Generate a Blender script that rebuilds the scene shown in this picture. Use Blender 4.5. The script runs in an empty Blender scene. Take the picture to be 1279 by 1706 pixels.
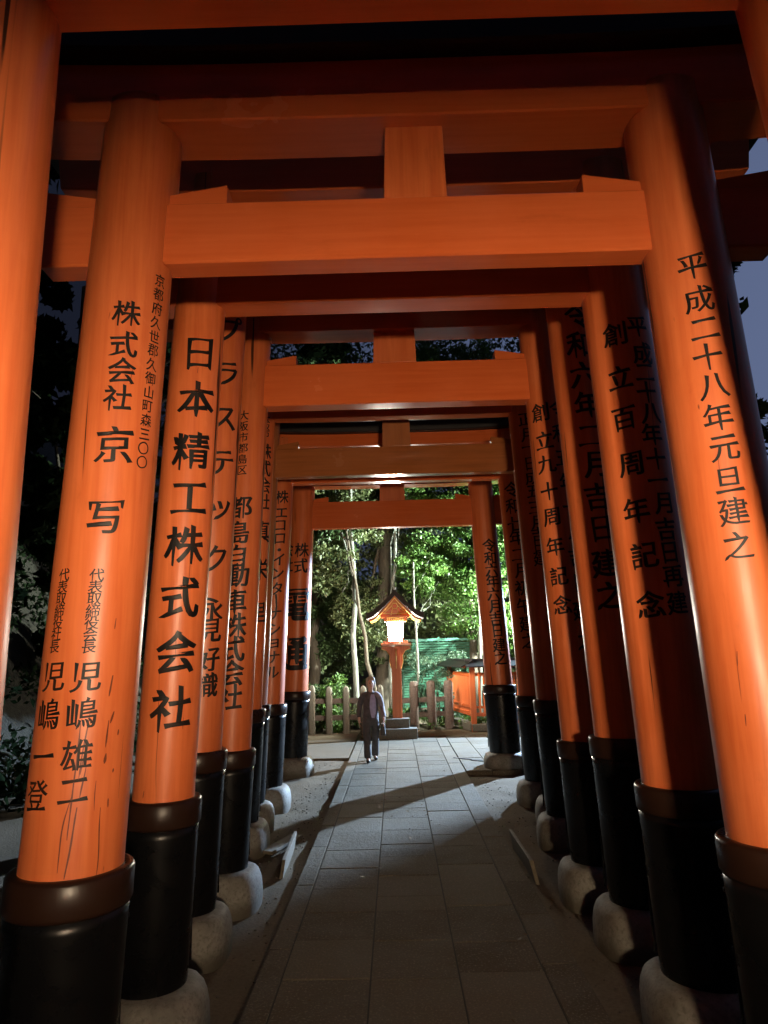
import bpy, bmesh, math, random
import numpy as np
from math import sin, cos, pi, radians, sqrt, atan2, tan
from mathutils import Vector, Matrix, noise

random.seed(7)
S = bpy.context.scene
C = S.collection

# ------------------------------------------------------------------ camera
F_PX, CX, CY, PW, PH, CAM_H = 1175.0, 639.5, 853.0, 1279.0, 1706.0, 2.05
def cam_basis(pitch, yaw, roll):
    p, y, r = radians(pitch), radians(yaw), radians(roll)
    f = Vector((sin(y)*cos(p), cos(y)*cos(p), sin(p)))
    R = Vector((cos(y), -sin(y), 0)); U = R.cross(f)
    return cos(r)*R - sin(r)*U, sin(r)*R + cos(r)*U, f
CR, CU, CF = cam_basis(11.14, -0.624, 1.35)
CAM = Vector((0, 0, CAM_H))
cam = bpy.data.cameras.new('camera'); co = bpy.data.objects.new('camera', cam); C.objects.link(co)
cam.sensor_fit = 'VERTICAL'; cam.sensor_height = 24.0; cam.sensor_width = 18.0
cam.lens = F_PX/PH*24.0; cam.clip_start = 0.05; cam.clip_end = 400
co.matrix_world = Matrix((( CR.x, CU.x, -CF.x, CAM.x), (CR.y, CU.y, -CF.y, CAM.y), (CR.z, CU.z, -CF.z, CAM.z), (0, 0, 0, 1)))
S.camera = co
def ray(x, y):
    return ((x-CX)/F_PX*CR - (y-CY)/F_PX*CU + CF).normalized()

# ------------------------------------------------------------------ world, exposure
W = bpy.data.worlds.new('World'); S.world = W; W.use_nodes = True
nt = W.node_tree; nt.nodes.clear()
wo = nt.nodes.new('ShaderNodeOutputWorld'); bg = nt.nodes.new('ShaderNodeBackground')
sky = nt.nodes.new('ShaderNodeTexSky'); sky.sky_type = 'NISHITA'; sky.sun_disc = False
sky.sun_elevation = radians(-3.5); sky.sun_rotation = radians(200)
# night sky with the last blue afterglow low on the right, multiplied into the dim Nishita twilight
geo = nt.nodes.new('ShaderNodeTexCoord'); dt = nt.nodes.new('ShaderNodeVectorMath'); dt.operation = 'DOT_PRODUCT'
dt.inputs[1].default_value = Vector((.72, .66, .22)).normalized()
nt.links.new(geo.outputs['Generated'], dt.inputs[0])
rp = nt.nodes.new('ShaderNodeValToRGB'); rp.color_ramp.elements[0].position = .45; rp.color_ramp.elements[1].position = .97
rp.color_ramp.elements[0].color = (.10, .13, .26, 1); rp.color_ramp.elements[1].color = (1.6, 2.1, 3.8, 1)
nt.links.new(dt.outputs['Value'], rp.inputs[0])
tint = nt.nodes.new('ShaderNodeMixRGB'); tint.blend_type = 'ADD'; tint.inputs[0].default_value = 1
nt.links.new(sky.outputs[0], tint.inputs[1]); nt.links.new(rp.outputs[0], tint.inputs[2]); nt.links.new(tint.outputs[0], bg.inputs[0])
bg.inputs[1].default_value = 0.07
nt.links.new(bg.outputs[0], wo.inputs[0])
S.view_settings.view_transform = 'Standard'; S.view_settings.look = 'None'
S.view_settings.exposure = 0.0; S.view_settings.gamma = 1.0
S.render.engine = 'CYCLES'
S.cycles.use_denoising = True
S.cycles.max_bounces = 6; S.cycles.diffuse_bounces = 3; S.cycles.glossy_bounces = 3; S.cycles.transparent_max_bounces = 8

# ------------------------------------------------------------------ helpers
def tag(o, label=None, cat=None, group=None, kind=None):
    if label: o['label'] = label
    if cat: o['category'] = cat
    if group: o['group'] = group
    if kind: o['kind'] = kind
    return o
def empty(name, loc, label, cat, group=None, rz=0):
    o = bpy.data.objects.new(name, None); C.objects.link(o); o.empty_display_size = .2
    o.location = loc; o.rotation_euler = (0, 0, rz)
    return tag(o, label, cat, group)
def link(name, me, mat, parent=None, loc=None, smooth=False):
    o = bpy.data.objects.new(name, me); C.objects.link(o)
    if mat is not None and not me.materials: me.materials.append(mat)
    if parent is not None: o.parent = parent
    if loc is not None: o.location = loc
    if smooth:
        me.polygons.foreach_set('use_smooth', [True]*len(me.polygons))
    return o
def copy_tree(o, parent=None):
    c = o.copy(); C.objects.link(c)
    if parent is not None: c.parent = parent
    for ch in o.children: copy_tree(ch, c)
    return c
class MB:
    """collects boxes, prisms, lathes and tubes that become ONE mesh object"""
    def __init__(self): self.v, self.f, self.sm = [], [], []
    def add(self, vs, fs, smooth=False):
        n = len(self.v); self.v += [tuple(p) for p in vs]
        self.f += [tuple(i+n for i in q) for q in fs]; self.sm += [smooth]*len(fs)
        return self
    def box(self, c, s, b=0.0, M=None):
        """box centred at c with size s, edges cut by b"""
        bm = bmesh.new(); bmesh.ops.create_cube(bm, size=1)
        for v in bm.verts: v.co = Vector((v.co.x*s[0], v.co.y*s[1], v.co.z*s[2]))
        if b > 0: bmesh.ops.bevel(bm, geom=bm.edges[:], offset=b, segments=2, profile=.6, affect='EDGES')
        bm.verts.index_update()
        vs = [v.co.copy() for v in bm.verts]
        if M is not None: vs = [M @ p for p in vs]
        self.add([Vector(c)+p for p in vs], [[v.index for v in f.verts] for f in bm.faces]); bm.free()
        return self
    def hexa(self, pts, b=0.0):
        """8 corners: bottom four then top four, both counter-clockwise from above"""
        bm = bmesh.new(); vs = [bm.verts.new(p) for p in pts]
        for q in ((3,2,1,0),(4,5,6,7),(0,1,5,4),(1,2,6,5),(2,3,7,6),(3,0,4,7)): bm.faces.new([vs[i] for i in q])
        if b > 0: bmesh.ops.bevel(bm, geom=bm.edges[:], offset=b, segments=2, profile=.6, affect='EDGES')
        bm.verts.index_update()
        self.add([v.co.copy() for v in bm.verts], [[v.index for v in f.verts] for f in bm.faces]); bm.free()
        return self
    def lathe(self, prof, n=48, c=(0,0,0), shear=(0,0), cap=True, wob=None):
        vs, fs = [], []
        for r, z in prof:
            for i in range(n):
                a = 2*pi*i/n; rr = r if wob is None else r*wob(a, z)
                vs.append((c[0]+rr*cos(a)+shear[0]*z, c[1]+rr*sin(a)+shear[1]*z, c[2]+z))
        m = len(prof)
        for j in range(m-1):
            for i in range(n):
                k = (i+1) % n; fs.append((j*n+i, j*n+k, (j+1)*n+k, (j+1)*n+i))
        self.add(vs, fs, True)
        if cap:
            self.add(vs[-n:], [tuple(range(n))]); self.add(vs[:n], [tuple(reversed(range(n)))])
        return self
    def tube(self, pts, rad, n=10):
        vs, fs = [], []; pts = [Vector(p) for p in pts]
        up = Vector((.13, .97, .21))
        for i, p in enumerate(pts):
            d = (pts[min(i+1, len(pts)-1)]-pts[max(i-1, 0)]).normalized()
            a = d.cross(up).normalized(); b = d.cross(a)
            for k in range(n):
                t = 2*pi*k/n; vs.append(p + rad[i]*(cos(t)*a+sin(t)*b))
        for i in range(len(pts)-1):
            for k in range(n):
                q = (k+1) % n; fs.append((i*n+k, i*n+q, (i+1)*n+q, (i+1)*n+k))
        self.add(vs, fs, True)
        self.add(vs[-n:], [tuple(range(n))]); self.add(vs[:n], [tuple(reversed(range(n)))])
        return self
    def build(self, name, mat, parent=None, loc=None):
        me = bpy.data.meshes.new(name); me.from_pydata(self.v, [], self.f)
        me.polygons.foreach_set('use_smooth', self.sm)
        bm = bmesh.new(); bm.from_mesh(me); bmesh.ops.recalc_face_normals(bm, faces=bm.faces[:]); bm.to_mesh(me); bm.free()
        return link(name, me, mat, parent, loc)

# ------------------------------------------------------------------ materials
def new_mat(name):
    m = bpy.data.materials.new(name); m.use_nodes = True; t = m.node_tree
    return m, t, t.nodes['Principled BSDF']
def nd(t, kind, **kw):
    n = t.nodes.new(kind)
    for k, v in kw.items(): setattr(n, k, v)
    return n
def coords(t, scale=(1,1,1), space='Object'):
    tc = nd(t, 'ShaderNodeTexCoord'); mp = nd(t, 'ShaderNodeMapping'); mp.inputs['Scale'].default_value = scale
    t.links.new(tc.outputs[space], mp.inputs[0]); return mp.outputs[0]
def noisetex(t, vec, scale, detail=4, rough=.55, dist=0):
    n = nd(t, 'ShaderNodeTexNoise'); n.inputs['Scale'].default_value = scale; n.inputs['Detail'].default_value = detail
    n.inputs['Roughness'].default_value = rough; n.inputs['Distortion'].default_value = dist
    t.links.new(vec, n.inputs['Vector']); return n.outputs['Fac']
def ramp(t, fac, stops):
    r = nd(t, 'ShaderNodeValToRGB'); e = r.color_ramp.elements
    while len(e) < len(stops): e.new(.5)
    for k, (p, c) in zip(e, stops):
        k.position = p; k.color = tuple(c)+(1,) if len(c) == 3 else c
    t.links.new(fac, r.inputs[0]); return r.outputs[0]
def mixc(t, fac, a, b, mode='MIX'):
    m = nd(t, 'ShaderNodeMixRGB', blend_type=mode)
    for i, s in enumerate((fac, a, b)):
        if hasattr(s, 'is_linked') or hasattr(s, 'links'): t.links.new(s, m.inputs[i])
        elif isinstance(s, (int, float)): m.inputs[i].default_value = s
        else: m.inputs[i].default_value = tuple(s)+(1,)
    return m.outputs[0]
def bump(t, p, h, strength=.3, dist=.01):
    b = nd(t, 'ShaderNodeBump'); b.inputs['Strength'].default_value = strength; b.inputs['Distance'].default_value = dist
    t.links.new(h, b.inputs['Height']); t.links.new(b.outputs[0], p.inputs['Normal'])
def g(v): return (v, v, v)

def vermilion(name, base, dark, axis='z', rough=.36, cracks=True, crackcol=(.05,.012,.004)):
    m, t, p = new_mat(name)
    st = {'z': (1, 1, .05), 'x': (.05, 1, 1)}[axis]
    v = coords(t, st); v1 = coords(t)
    grain = noisetex(t, v, 26, 5, .6, .2); blot = noisetex(t, v1, 1.6, 4, .6)
    oi = nd(t, 'ShaderNodeObjectInfo')
    col = mixc(t, ramp(t, grain, [(.3, g(0)), (.75, g(1))]), dark, base)
    col = mixc(t, ramp(t, blot, [(.35, g(0)), (.8, g(.35))]), col, tuple(min(1, c*1.18+.02) for c in base))
    if cracks:
        st2 = {'z': (1, 1, .018), 'x': (.03, 1, 1)}[axis]
        cr = noisetex(t, coords(t, st2), 17, 2, .5, .3)
        c = ramp(t, cr, [(.283, g(1)), (.300, g(0))])
        col = mixc(t, c, col, crackcol)
        # chips and drips, short along the grain
        ch = noisetex(t, coords(t, {'z': (1,1,.2), 'x': (.2,1,1)}[axis]), 22, 3, .5)
        col = mixc(t, ramp(t, ch, [(.215, g(.8)), (.25, g(0))]), col, crackcol)
    wear = noisetex(t, coords(t, {'z': (1,1,.28), 'x': (.28,1,1)}[axis]), 4.5, 7, .72, .6)
    col = mixc(t, ramp(t, wear, [(.60, g(0)), (.78, g(.45))]), col, tuple(c*.62 for c in dark))
    col = mixc(t, ramp(t, wear, [(.22, g(.4)), (.40, g(0))]), col, tuple(min(1, c*1.15+.05) for c in base))
    hsv = nd(t, 'ShaderNodeHueSaturation'); t.links.new(col, hsv.inputs['Color'])
    mr = nd(t, 'ShaderNodeMapRange'); mr.inputs[3].default_value = .88; mr.inputs[4].default_value = 1.1
    t.links.new(oi.outputs['Random'], mr.inputs[0]); t.links.new(mr.outputs[0], hsv.inputs['Value'])
    t.links.new(hsv.outputs[0], p.inputs['Base Color'])
    t.links.new(ramp(t, blot, [(.3, g(rough-.08)), (.8, g(rough+.14))]), p.inputs['Roughness'])
    p.inputs['IOR'].default_value = 1.40
    bump(t, p, grain, .16, .006)
    return m
M = {}
M['red'] = vermilion('vermilion_paint', (.62, .160, .050), (.46, .090, .021))  # base lightened to carry the whiter light on the pillars
M['redx'] = vermilion('vermilion_beam_paint', (.57, .122, .032), (.49, .092, .022), 'x', .19, False)
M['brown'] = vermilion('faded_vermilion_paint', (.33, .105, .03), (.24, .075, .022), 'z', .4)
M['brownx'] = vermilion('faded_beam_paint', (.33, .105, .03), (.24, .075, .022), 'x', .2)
def simple(name, col, rough=.5, metal=0, nscale=None, var=.25, bscale=None, bs=.2, bd=.01, coat=0):
    m, t, p = new_mat(name); p.inputs['Roughness'].default_value = rough; p.inputs['Metallic'].default_value = metal
    if coat: p.inputs['Coat Weight'].default_value = coat; p.inputs['Coat Roughness'].default_value = .12
    v = coords(t)
    if nscale:
        n = noisetex(t, v, nscale, 6, .6)
        t.links.new(ramp(t, n, [(.25, tuple(c*(1-var) for c in col)), (.75, tuple(min(1, c*(1+var)) for c in col))]), p.inputs['Base Color'])
    else: p.inputs['Base Color'].default_value = tuple(col)+(1,)
    if bscale: bump(t, p, noisetex(t, v, bscale, 6, .65), bs, bd)
    return m
def wornpaint(name, col, dust, rough, ior=1.33):
    m, t, p = new_mat(name); v = coords(t); a = noisetex(t, v, 3.2, 7, .68, .4); b = noisetex(t, coords(t, (1, 1, .12)), 24, 4, .6)
    c = mixc(t, ramp(t, a, [(.50, g(0)), (.80, g(.55))]), col, dust)
    c = mixc(t, ramp(t, b, [(.62, g(0)), (.75, g(.5))]), c, dust)
    t.links.new(c, p.inputs['Base Color']); p.inputs['IOR'].default_value = ior
    t.links.new(ramp(t, a, [(.35, g(rough)), (.7, g(rough+.22))]), p.inputs['Roughness'])
    bump(t, p, mixc(t, .5, a, b), .14, .012); return m
M['black'] = wornpaint('black_lacquer', (.0035, .0035, .004), (.007, .006, .005), .20)
M['collar'] = wornpaint('dark_brown_band', (.018, .0075, .0045), (.022, .010, .006), .24)
M['ink'] = wornpaint('black_brush_ink', (.004, .0035, .0035), (.055, .014, .005), .42, 1.36)
def footmat():
    m, t, p = new_mat('plastered_footing'); v = coords(t); a = noisetex(t, v, 3.0, 8, .7, .5); b = noisetex(t, v, 34, 6, .7)
    c = mixc(t, ramp(t, a, [(.3, g(0)), (.65, g(1))]), (.105, .095, .075), (.235, .22, .19))
    c = mixc(t, ramp(t, b, [(.36, g(.7)), (.52, g(0))]), c, (.085, .075, .055))
    sep = nd(t, 'ShaderNodeSeparateXYZ'); t.links.new(v, sep.inputs[0])
    hh = nd(t, 'ShaderNodeMath', operation='MULTIPLY_ADD'); hh.inputs[1].default_value = .18; t.links.new(a, hh.inputs[0]); t.links.new(sep.outputs[2], hh.inputs[2])
    c = mixc(t, ramp(t, hh.outputs[0], [(.06, g(.85)), (.17, g(0))]), c, (.075, .062, .042))       # earth splashed up from the ground
    t.links.new(c, p.inputs['Base Color']); p.inputs['Roughness'].default_value = .72
    bump(t, p, mixc(t, .55, a, b), .55, .02); return m
M['stone'] = footmat()
M['granite'] = simple('fence_granite', (.135, .122, .094), .8, 0, 45, .45, 60, .6, .01)
M['oldwood'] = simple('weathered_fence_timber', (.10, .07, .055), .85, 0, 25, .45, 40, .7, .012)
M['roof'] = simple('dark_bark_roof', (.022, .018, .017), .6, 0, 30, .4, 60, .3)
M['kasagi'] = simple('black_painted_capping', (.012, .010, .010), .45, 0, 8, .3)
M['white'] = simple('white_paint', (.8, .78, .72), .5)
M['gold'] = simple('gilt_metal', (.75, .5, .14), .3, .9)
M['plank'] = simple('raw_board', (.13, .105, .07), .8, 0, 18, .3, 30, .3)
M['steel'] = simple('galvanised_steel', (.3, .31, .32), .45, .7, 10, .2)
M['darksteel'] = simple('drain_iron', (.03, .03, .032), .5, .5)
def emit(name, col, s):
    m = bpy.data.materials.new(name); m.use_nodes = True; t = m.node_tree; t.nodes.clear()
    e = nd(t, 'ShaderNodeEmission'); o = nd(t, 'ShaderNodeOutputMaterial')
    e.inputs[0].default_value = tuple(col)+(1,); e.inputs[1].default_value = s
    t.links.new(e.outputs[0], o.inputs[0]); return m
M['lampglow'] = emit('lit_lantern_paper', (1, .92, .78), 470)
M['rearglow'] = emit('lit_lantern_paper_warm', (1, .75, .49), 2150)
M['floodglow'] = emit('lit_flood_lens', (.86, .97, 1), 40)
def leafmat(name, a, b, rough=.5):
    m, t, p = new_mat(name)
    at = nd(t, 'ShaderNodeAttribute', attribute_name='tone')
    t.links.new(ramp(t, at.outputs['Fac'], [(0, a), (1, b)]), p.inputs['Base Color'])
    p.inputs['Roughness'].default_value = rough
    p.inputs['IOR'].default_value = 1.08 if rough > .9 else 1.4
    tr = nd(t, 'ShaderNodeBsdfTranslucent'); mx = nd(t, 'ShaderNodeMixShader'); mx.inputs[0].default_value = .3
    t.links.new(ramp(t, at.outputs['Fac'], [(0, a), (1, b)]), tr.inputs[0])
    t.links.new(p.outputs[0], mx.inputs[1]); t.links.new(tr.outputs[0], mx.inputs[2])
    t.links.new(mx.outputs[0], t.nodes['Material Output'].inputs[0]); return m
M['leafG'] = leafmat('fresh_green_leaf', (.035, .085, .016), (.10, .19, .036))
M['leafD'] = leafmat('deep_green_leaf', (.035, .066, .022), (.10, .165, .06))
M['leafO'] = leafmat('olive_leaf', (.05, .066, .024), (.14, .165, .065))
M['leafB'] = leafmat('blue_green_leaf', (.035, .07, .04), (.10, .17, .10))
def barkmat(name, a, b):
    m, t, p = new_mat(name); v = coords(t, (1, 1, .25)); n = noisetex(t, v, 18, 6, .65, .4)
    t.links.new(ramp(t, n, [(.3, a), (.7, b)]), p.inputs['Base Color']); p.inputs['Roughness'].default_value = .9
    bump(t, p, n, .8, .02); return m
M['leafK'] = leafmat('shaded_evergreen_leaf', (.010, .018, .008), (.022, .036, .015), .95)  # leaf colour darkened to stand in for shade beside the gates
M['barkP'] = barkmat('pale_bark', (.085, .085, .07), (.20, .205, .17))
M['barkB'] = barkmat('brown_bark', (.035, .026, .017), (.10, .078, .052))
def groundmat():
    m, t, p = new_mat('sandy_earth'); v = coords(t)
    a = noisetex(t, v, .9, 6, .6); b = noisetex(t, v, 38, 6, .7)
    col = mixc(t, a, (.10, .074, .048), (.20, .165, .12)); col = mixc(t, ramp(t, b, [(.35, g(.55)), (.6, g(0))]), col, (.09, .07, .05))
    t.links.new(col, p.inputs['Base Color']); p.inputs['Roughness'].default_value = .98; p.inputs['IOR'].default_value = 1.15
    h = mixc(t, .35, b, noisetex(t, v, 7, 5, .6)); bump(t, p, h, .8, .035); return m
M['earth'] = groundmat()
def pavemat():
    m, t, p = new_mat('granite_paving'); v = coords(t)
    at = nd(t, 'ShaderNodeAttribute', attribute_name='tone')
    base = ramp(t, at.outputs['Fac'], [(0, (.090, .068, .039)), (1, (.158, .126, .083))])
    gr = noisetex(t, v, 60, 3, .6); sp = noisetex(t, v, 85, 4, .75); big = noisetex(t, v, 2.2, 5, .6)
    col = mixc(t, ramp(t, sp, [(.35, g(.6)), (.6, g(0))]), base, (.08, .075, .07))
    col = mixc(t, ramp(t, big, [(.35, g(.45)), (.7, g(0))]), col, (.15, .135, .11))
    col = mixc(t, ramp(t, gr, [(.55, g(0)), (.66, g(.95))]), col, (.20, .17, .13))
    t.links.new(col, p.inputs['Base Color'])
    t.links.new(ramp(t, big, [(.3, g(.86)), (.7, g(.98))]), p.inputs['Roughness']); p.inputs['IOR'].default_value = 1.18
    bump(t, p, mixc(t, .7, noisetex(t, v, 75, 4, .75), noisetex(t, v, 16, 4, .6)), 1.0, .022); return m
M['pave'] = pavemat()
M['joint'] = simple('joint_dirt', (.03, .025, .019), .95)

# ------------------------------------------------------------------ lights of the place
def spot(name, loc, target, power, col, size=160, blend=.5, rad=.12, parent=None):
    l = bpy.data.lights.new(name, 'SPOT'); l.energy = power; l.color = col; l.spot_size = radians(size); l.spot_blend = blend; l.shadow_soft_size = rad
    o = bpy.data.objects.new(name, l); C.objects.link(o)
    o.rotation_euler = (Vector(target)-Vector(loc)).to_track_quat('-Z', 'Y').to_euler()
    if parent is not None: o.parent = parent; o.location = Vector(loc)-parent.location
    else: o.location = loc
    return o
REAR = (.74, -2.1, .80)          # x, y and scale of the lantern behind the viewpoint
FLOOD, FLOODP, FLOODL = (7.0, 20.0, 4.4), 29000, 40000

# ------------------------------------------------------------------ brush lettering: built-in font outlines reshaped into brush strokes
GLYPH = {}
_fc = bpy.data.curves.new('glyph_source', 'FONT'); _fc.resolution_u = 6
_fo = bpy.data.objects.new('glyph_source', _fc)
def outline(ch):
    """closed polylines of one character in em units, centred"""
    _fc.body = ch
    C.objects.link(_fo); bpy.context.view_layer.update()
    dg = bpy.context.evaluated_depsgraph_get()
    cu = _fo.evaluated_get(dg).to_curve(dg)
    polys = []
    for s in cu.splines:
        bp = s.bezier_points; n = len(bp); pl = []
        for i in range(n):
            a, b = bp[i], bp[(i+1) % n]
            p0, p1, p2, p3 = a.co.xy, a.handle_right.xy, b.handle_left.xy, b.co.xy
            straight = ((p1-p0).length < 1e-5 or abs((p1-p0).cross(p3-p0)) < 1e-4) and ((p3-p2).length < 1e-5 or abs((p3-p2).cross(p3-p0)) < 1e-4)
            k = 1 if straight else 5
            for j in range(k):
                t = j/k; pl.append(((1-t)**3)*p0+3*t*(1-t)**2*p1+3*t*t*(1-t)*p2+t**3*p3)
        q = [pl[0]]
        for p in pl[1:]:
            if (p-q[-1]).length > 1e-4: q.append(p)
        if (q[0]-q[-1]).length < 1e-4: q.pop()
        polys.append(q)
    C.objects.unlink(_fo)
    return polys
def brush(ch, bold=.012, wild=1.0):
    key = (ch, bold, wild)
    if key in GLYPH: return GLYPH[key]
    polys = outline(ch)
    allp = [p for q in polys for p in q]
    x0, x1 = min(p.x for p in allp), max(p.x for p in allp); y0, y1 = min(p.y for p in allp), max(p.y for p in allp)
    cx, cy = (x0+x1)/2, (y0+y1)/2; em = .93
    seed = (ord(ch) % 97)*1.7
    # orientation: which side is ink; total signed area tells
    area = sum(sum(q[i].x*q[(i+1) % len(q)].y-q[(i+1) % len(q)].x*q[i].y for i in range(len(q))) for q in polys)
    sg = 1 if area > 0 else -1
    out = []
    for q in polys:
        n = len(q); P = [Vector(((p.x-cx)/em, (p.y-cy)/em)) for p in q]
        nrm, conv = [], []
        for i in range(n):
            a = (P[i]-P[i-1]).normalized(); b = (P[(i+1) % n]-P[i]).normalized()
            m = a+b; m = m.normalized() if m.length > 1e-4 else a
            nrm.append(Vector((m.y, -m.x))*sg); conv.append((a.x*b.y-a.y*b.x)*sg)
        D = [Vector((nn.x*(bold+.019), nn.y*(bold+.007))) for nn in nrm]
        if wild > 0:
            for i in range(n):                              # stroke ends: short edge between two convex corners
                k = (i+1) % n; e = P[k]-P[i]
                if conv[i] > .55 and conv[k] > .55 and .03 < e.length < .125:
                    d = Vector((e.y, -e.x)).normalized()*sg; w = e.length; mid = (P[i]+P[k])/2
                    up_, dn_ = (i, k) if P[i].y > P[k].y else (k, i)
                    lf, rt = (i, k) if P[i].x < P[k].x else (k, i)
                    if d.x < -.25 and d.y < -.2:            # falling to the left: pointed
                        for s in (i, k): D[s] = (mid-P[s])*.82 + d*.05*wild
                    elif d.x > .25 and d.y < -.25:          # falling to the right: swelling foot
                        D[up_] = d*.075*wild + Vector((.02, .012)); D[dn_] = d*.01+Vector((-.02, -.03))*wild
                    elif d.x > .75:                         # end of a horizontal
                        D[up_] = Vector((-.012, .042))*wild; D[dn_] = Vector((.035, -.018))*wild
                    elif d.x < -.75:                        # start of a horizontal
                        D[up_] = Vector((-.03, .022))*wild; D[dn_] = Vector((.012, -.02))*wild
                    elif d.y < -.75:                        # foot of a vertical
                        D[lf] = Vector((.016, -.012))*wild; D[rt] = Vector((-.004, -.045))*wild
                    elif d.y > .75:                         # head of a vertical
                        D[lf] = Vector((-.034, .035))*wild; D[rt] = Vector((.02, -.012))*wild
        R = []
        for i in range(n):
            p = P[i]+D[i]
            if wild > 0:
                a = noise.noise(Vector((p.x*2.2, p.y*2.2, seed))); b = noise.noise(Vector((p.x*2.2+9, p.y*2.2, seed)))
                p = Vector((p.x+.022*a*wild, p.y+.03*b*wild+.09*wild*p.x-.03*wild*p.x*p.x))
            R.append(p)
        out.append(R)
    edges = []
    for q in out:
        for a, b in zip(q, q[1:]+q[:1]):
            if abs(a.y-b.y) > 1e-7: edges.append((a, b, 1) if a.y < b.y else (b, a, -1))
    ys = sorted({round(p.y, 4) for q in out for p in q}); yy = [ys[0]]
    for y in ys[1:]:
        if y-yy[-1] > .0035: yy.append(y)
    vs, fs = [], []
    for ya, yb in zip(yy, yy[1:]):                          # horizontal slabs, non-zero winding
        ym = (ya+yb)/2; cr = []
        for a, b, w in edges:
            if a.y <= ym < b.y:
                k = (b.x-a.x)/(b.y-a.y)
                lim = lambda y: a.x+k*(min(max(y, a.y), b.y)-a.y)
                cr.append((a.x+k*(ym-a.y), lim(ya), lim(yb), w))
        cr.sort(); wn = 0
        for (c, nx) in zip(cr, cr[1:]):
            wn += c[3]
            if wn != 0:
                m = max(1, int(max(nx[1]-c[1], nx[2]-c[2])/.1)+1)
                for t in range(m):
                    u, v = t/m, (t+1)/m; n0 = len(vs)
                    vs += [(c[1]+(nx[1]-c[1])*u, ya), (c[1]+(nx[1]-c[1])*v, ya), (c[2]+(nx[2]-c[2])*v, yb), (c[2]+(nx[2]-c[2])*u, yb)]
                    fs.append((n0, n0+1, n0+2, n0+3))
    GLYPH[key] = (vs, fs)
    return GLYPH[key]
# ------------------------------------------------------------------ ground, path, plaza
def grid_sheet(name, xs, ys, zf, mat, kind='structure'):
    vs = [(x, y, zf(x, y)) for y in ys for x in xs]; n = len(xs)
    fs = [(j*n+i, j*n+i+1, (j+1)*n+i+1, (j+1)*n+i) for j in range(len(ys)-1) for i in range(n-1)]
    me = bpy.data.meshes.new(name); me.from_pydata(vs, [], fs)
    return tag(link(name, me, mat, smooth=True), kind=kind)
def fr(a, b, n): return [a+(b-a)*i/n for i in range(n+1)]
def gz(x, y):
    d = max(0, 1-max(abs(x)/6, abs(y-8)/14))
    h = .035*noise.noise(Vector((x*1.7, y*1.7, 0)))+.018*noise.noise(Vector((x*6, y*6, 3)))
    far = max(0, y-24)*.22 if y < 60 else 8      # the bank rises behind the fence
    return -.075 + h*(.4+.6*d) + far
grid_sheet('ground', [-150, -80, -40, -20, -16, -13, -10, -8]+fr(-6, 6, 130)+[8, 12, 20, 40, 80, 150],
           [-60, -25, -12]+fr(-6, 20, 200)+[21, 22, 23, 24, 26, 30, 36, 44, 60, 90, 160], gz, M['earth'])
def hz(x, y):
    e = min(1, max(0, (y+14)/10))*min(1, max(0, (75-y)/30))
    return -.6 + e*min(17, max(0, -x-6.0)*1.25) + .5*noise.noise(Vector((x*.35, y*.35, 5)))*min(1, max(0, -x-6)/3)
M['soil'] = simple('leaf_litter_slope', (.030, .026, .016), .95, 0, 9, .6, 14, .9, .1)
grid_sheet('hillside', [-60, -45, -35, -28]+fr(-24, -6, 36), fr(-14, 75, 60), hz, M['soil'])  # slope added on the left to block the sky and its ambient light
# sandy apron in front of the fence, one low step above the trodden earth
ap = MB()
ap.box((-5.48, 16.95, -.05), (9.0, 4.5, .06), .01); ap.box((2.3, 18.75, -.052), (6.4, 1.3, .06), .01)
tag(ap.build('sand_apron', M['earth']), kind='structure')
pv = MB(); tones = []
def slab(x0, x1, y0, y1, top=0.0, b=.007, joint=.0055, rot=None):
    n = len(pv.f); dz = random.uniform(-.004, .003)
    pv.box(((x0+x1)/2, (y0+y1)/2, top-.06+dz), (x1-x0-2*joint, y1-y0-2*joint, .12), b)
    t = random.random(); tones.extend([t]*(len(pv.f)-n))
def column(x0, x1, y0, y1, lo, hi):
    y = y0
    while y < y1-.05:
        e = min(y1, y+random.uniform(lo, hi)); 
        if y1-e < .25: e = y1
        slab(x0, x1, y, e); y = e
for x0, x1, lo, hi in ((-.95, -.785, .9, 1.5), (-.783, -.21, .5, .85), (-.21, .36, .30, .62), (.36, .912, .45, .8), (.914, 1.16, .7, 1.2)):
    column(x0, x1, -4, 17.6, lo, hi)
x = 1.17
for w in (.45, .5, .42, .55, .5, .48, .6):
    column(x, x+w, 12.75, 17.9, .55, 1.1); x += w
pth = tag(pv.build('stone_path', M['pave']), kind='structure')
at = pth.data.attributes.new('tone', 'FLOAT', 'FACE'); at.data.foreach_set('value', tones)
bed = MB(); bed.box((.105, 6.8, -.08), (2.08, 21.5, .13)); bed.box((2.9, 15.33, -.083), (3.45, 5.1, .13))
tag(bed.build('path_bedding', M['joint']), kind='structure')

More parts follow.
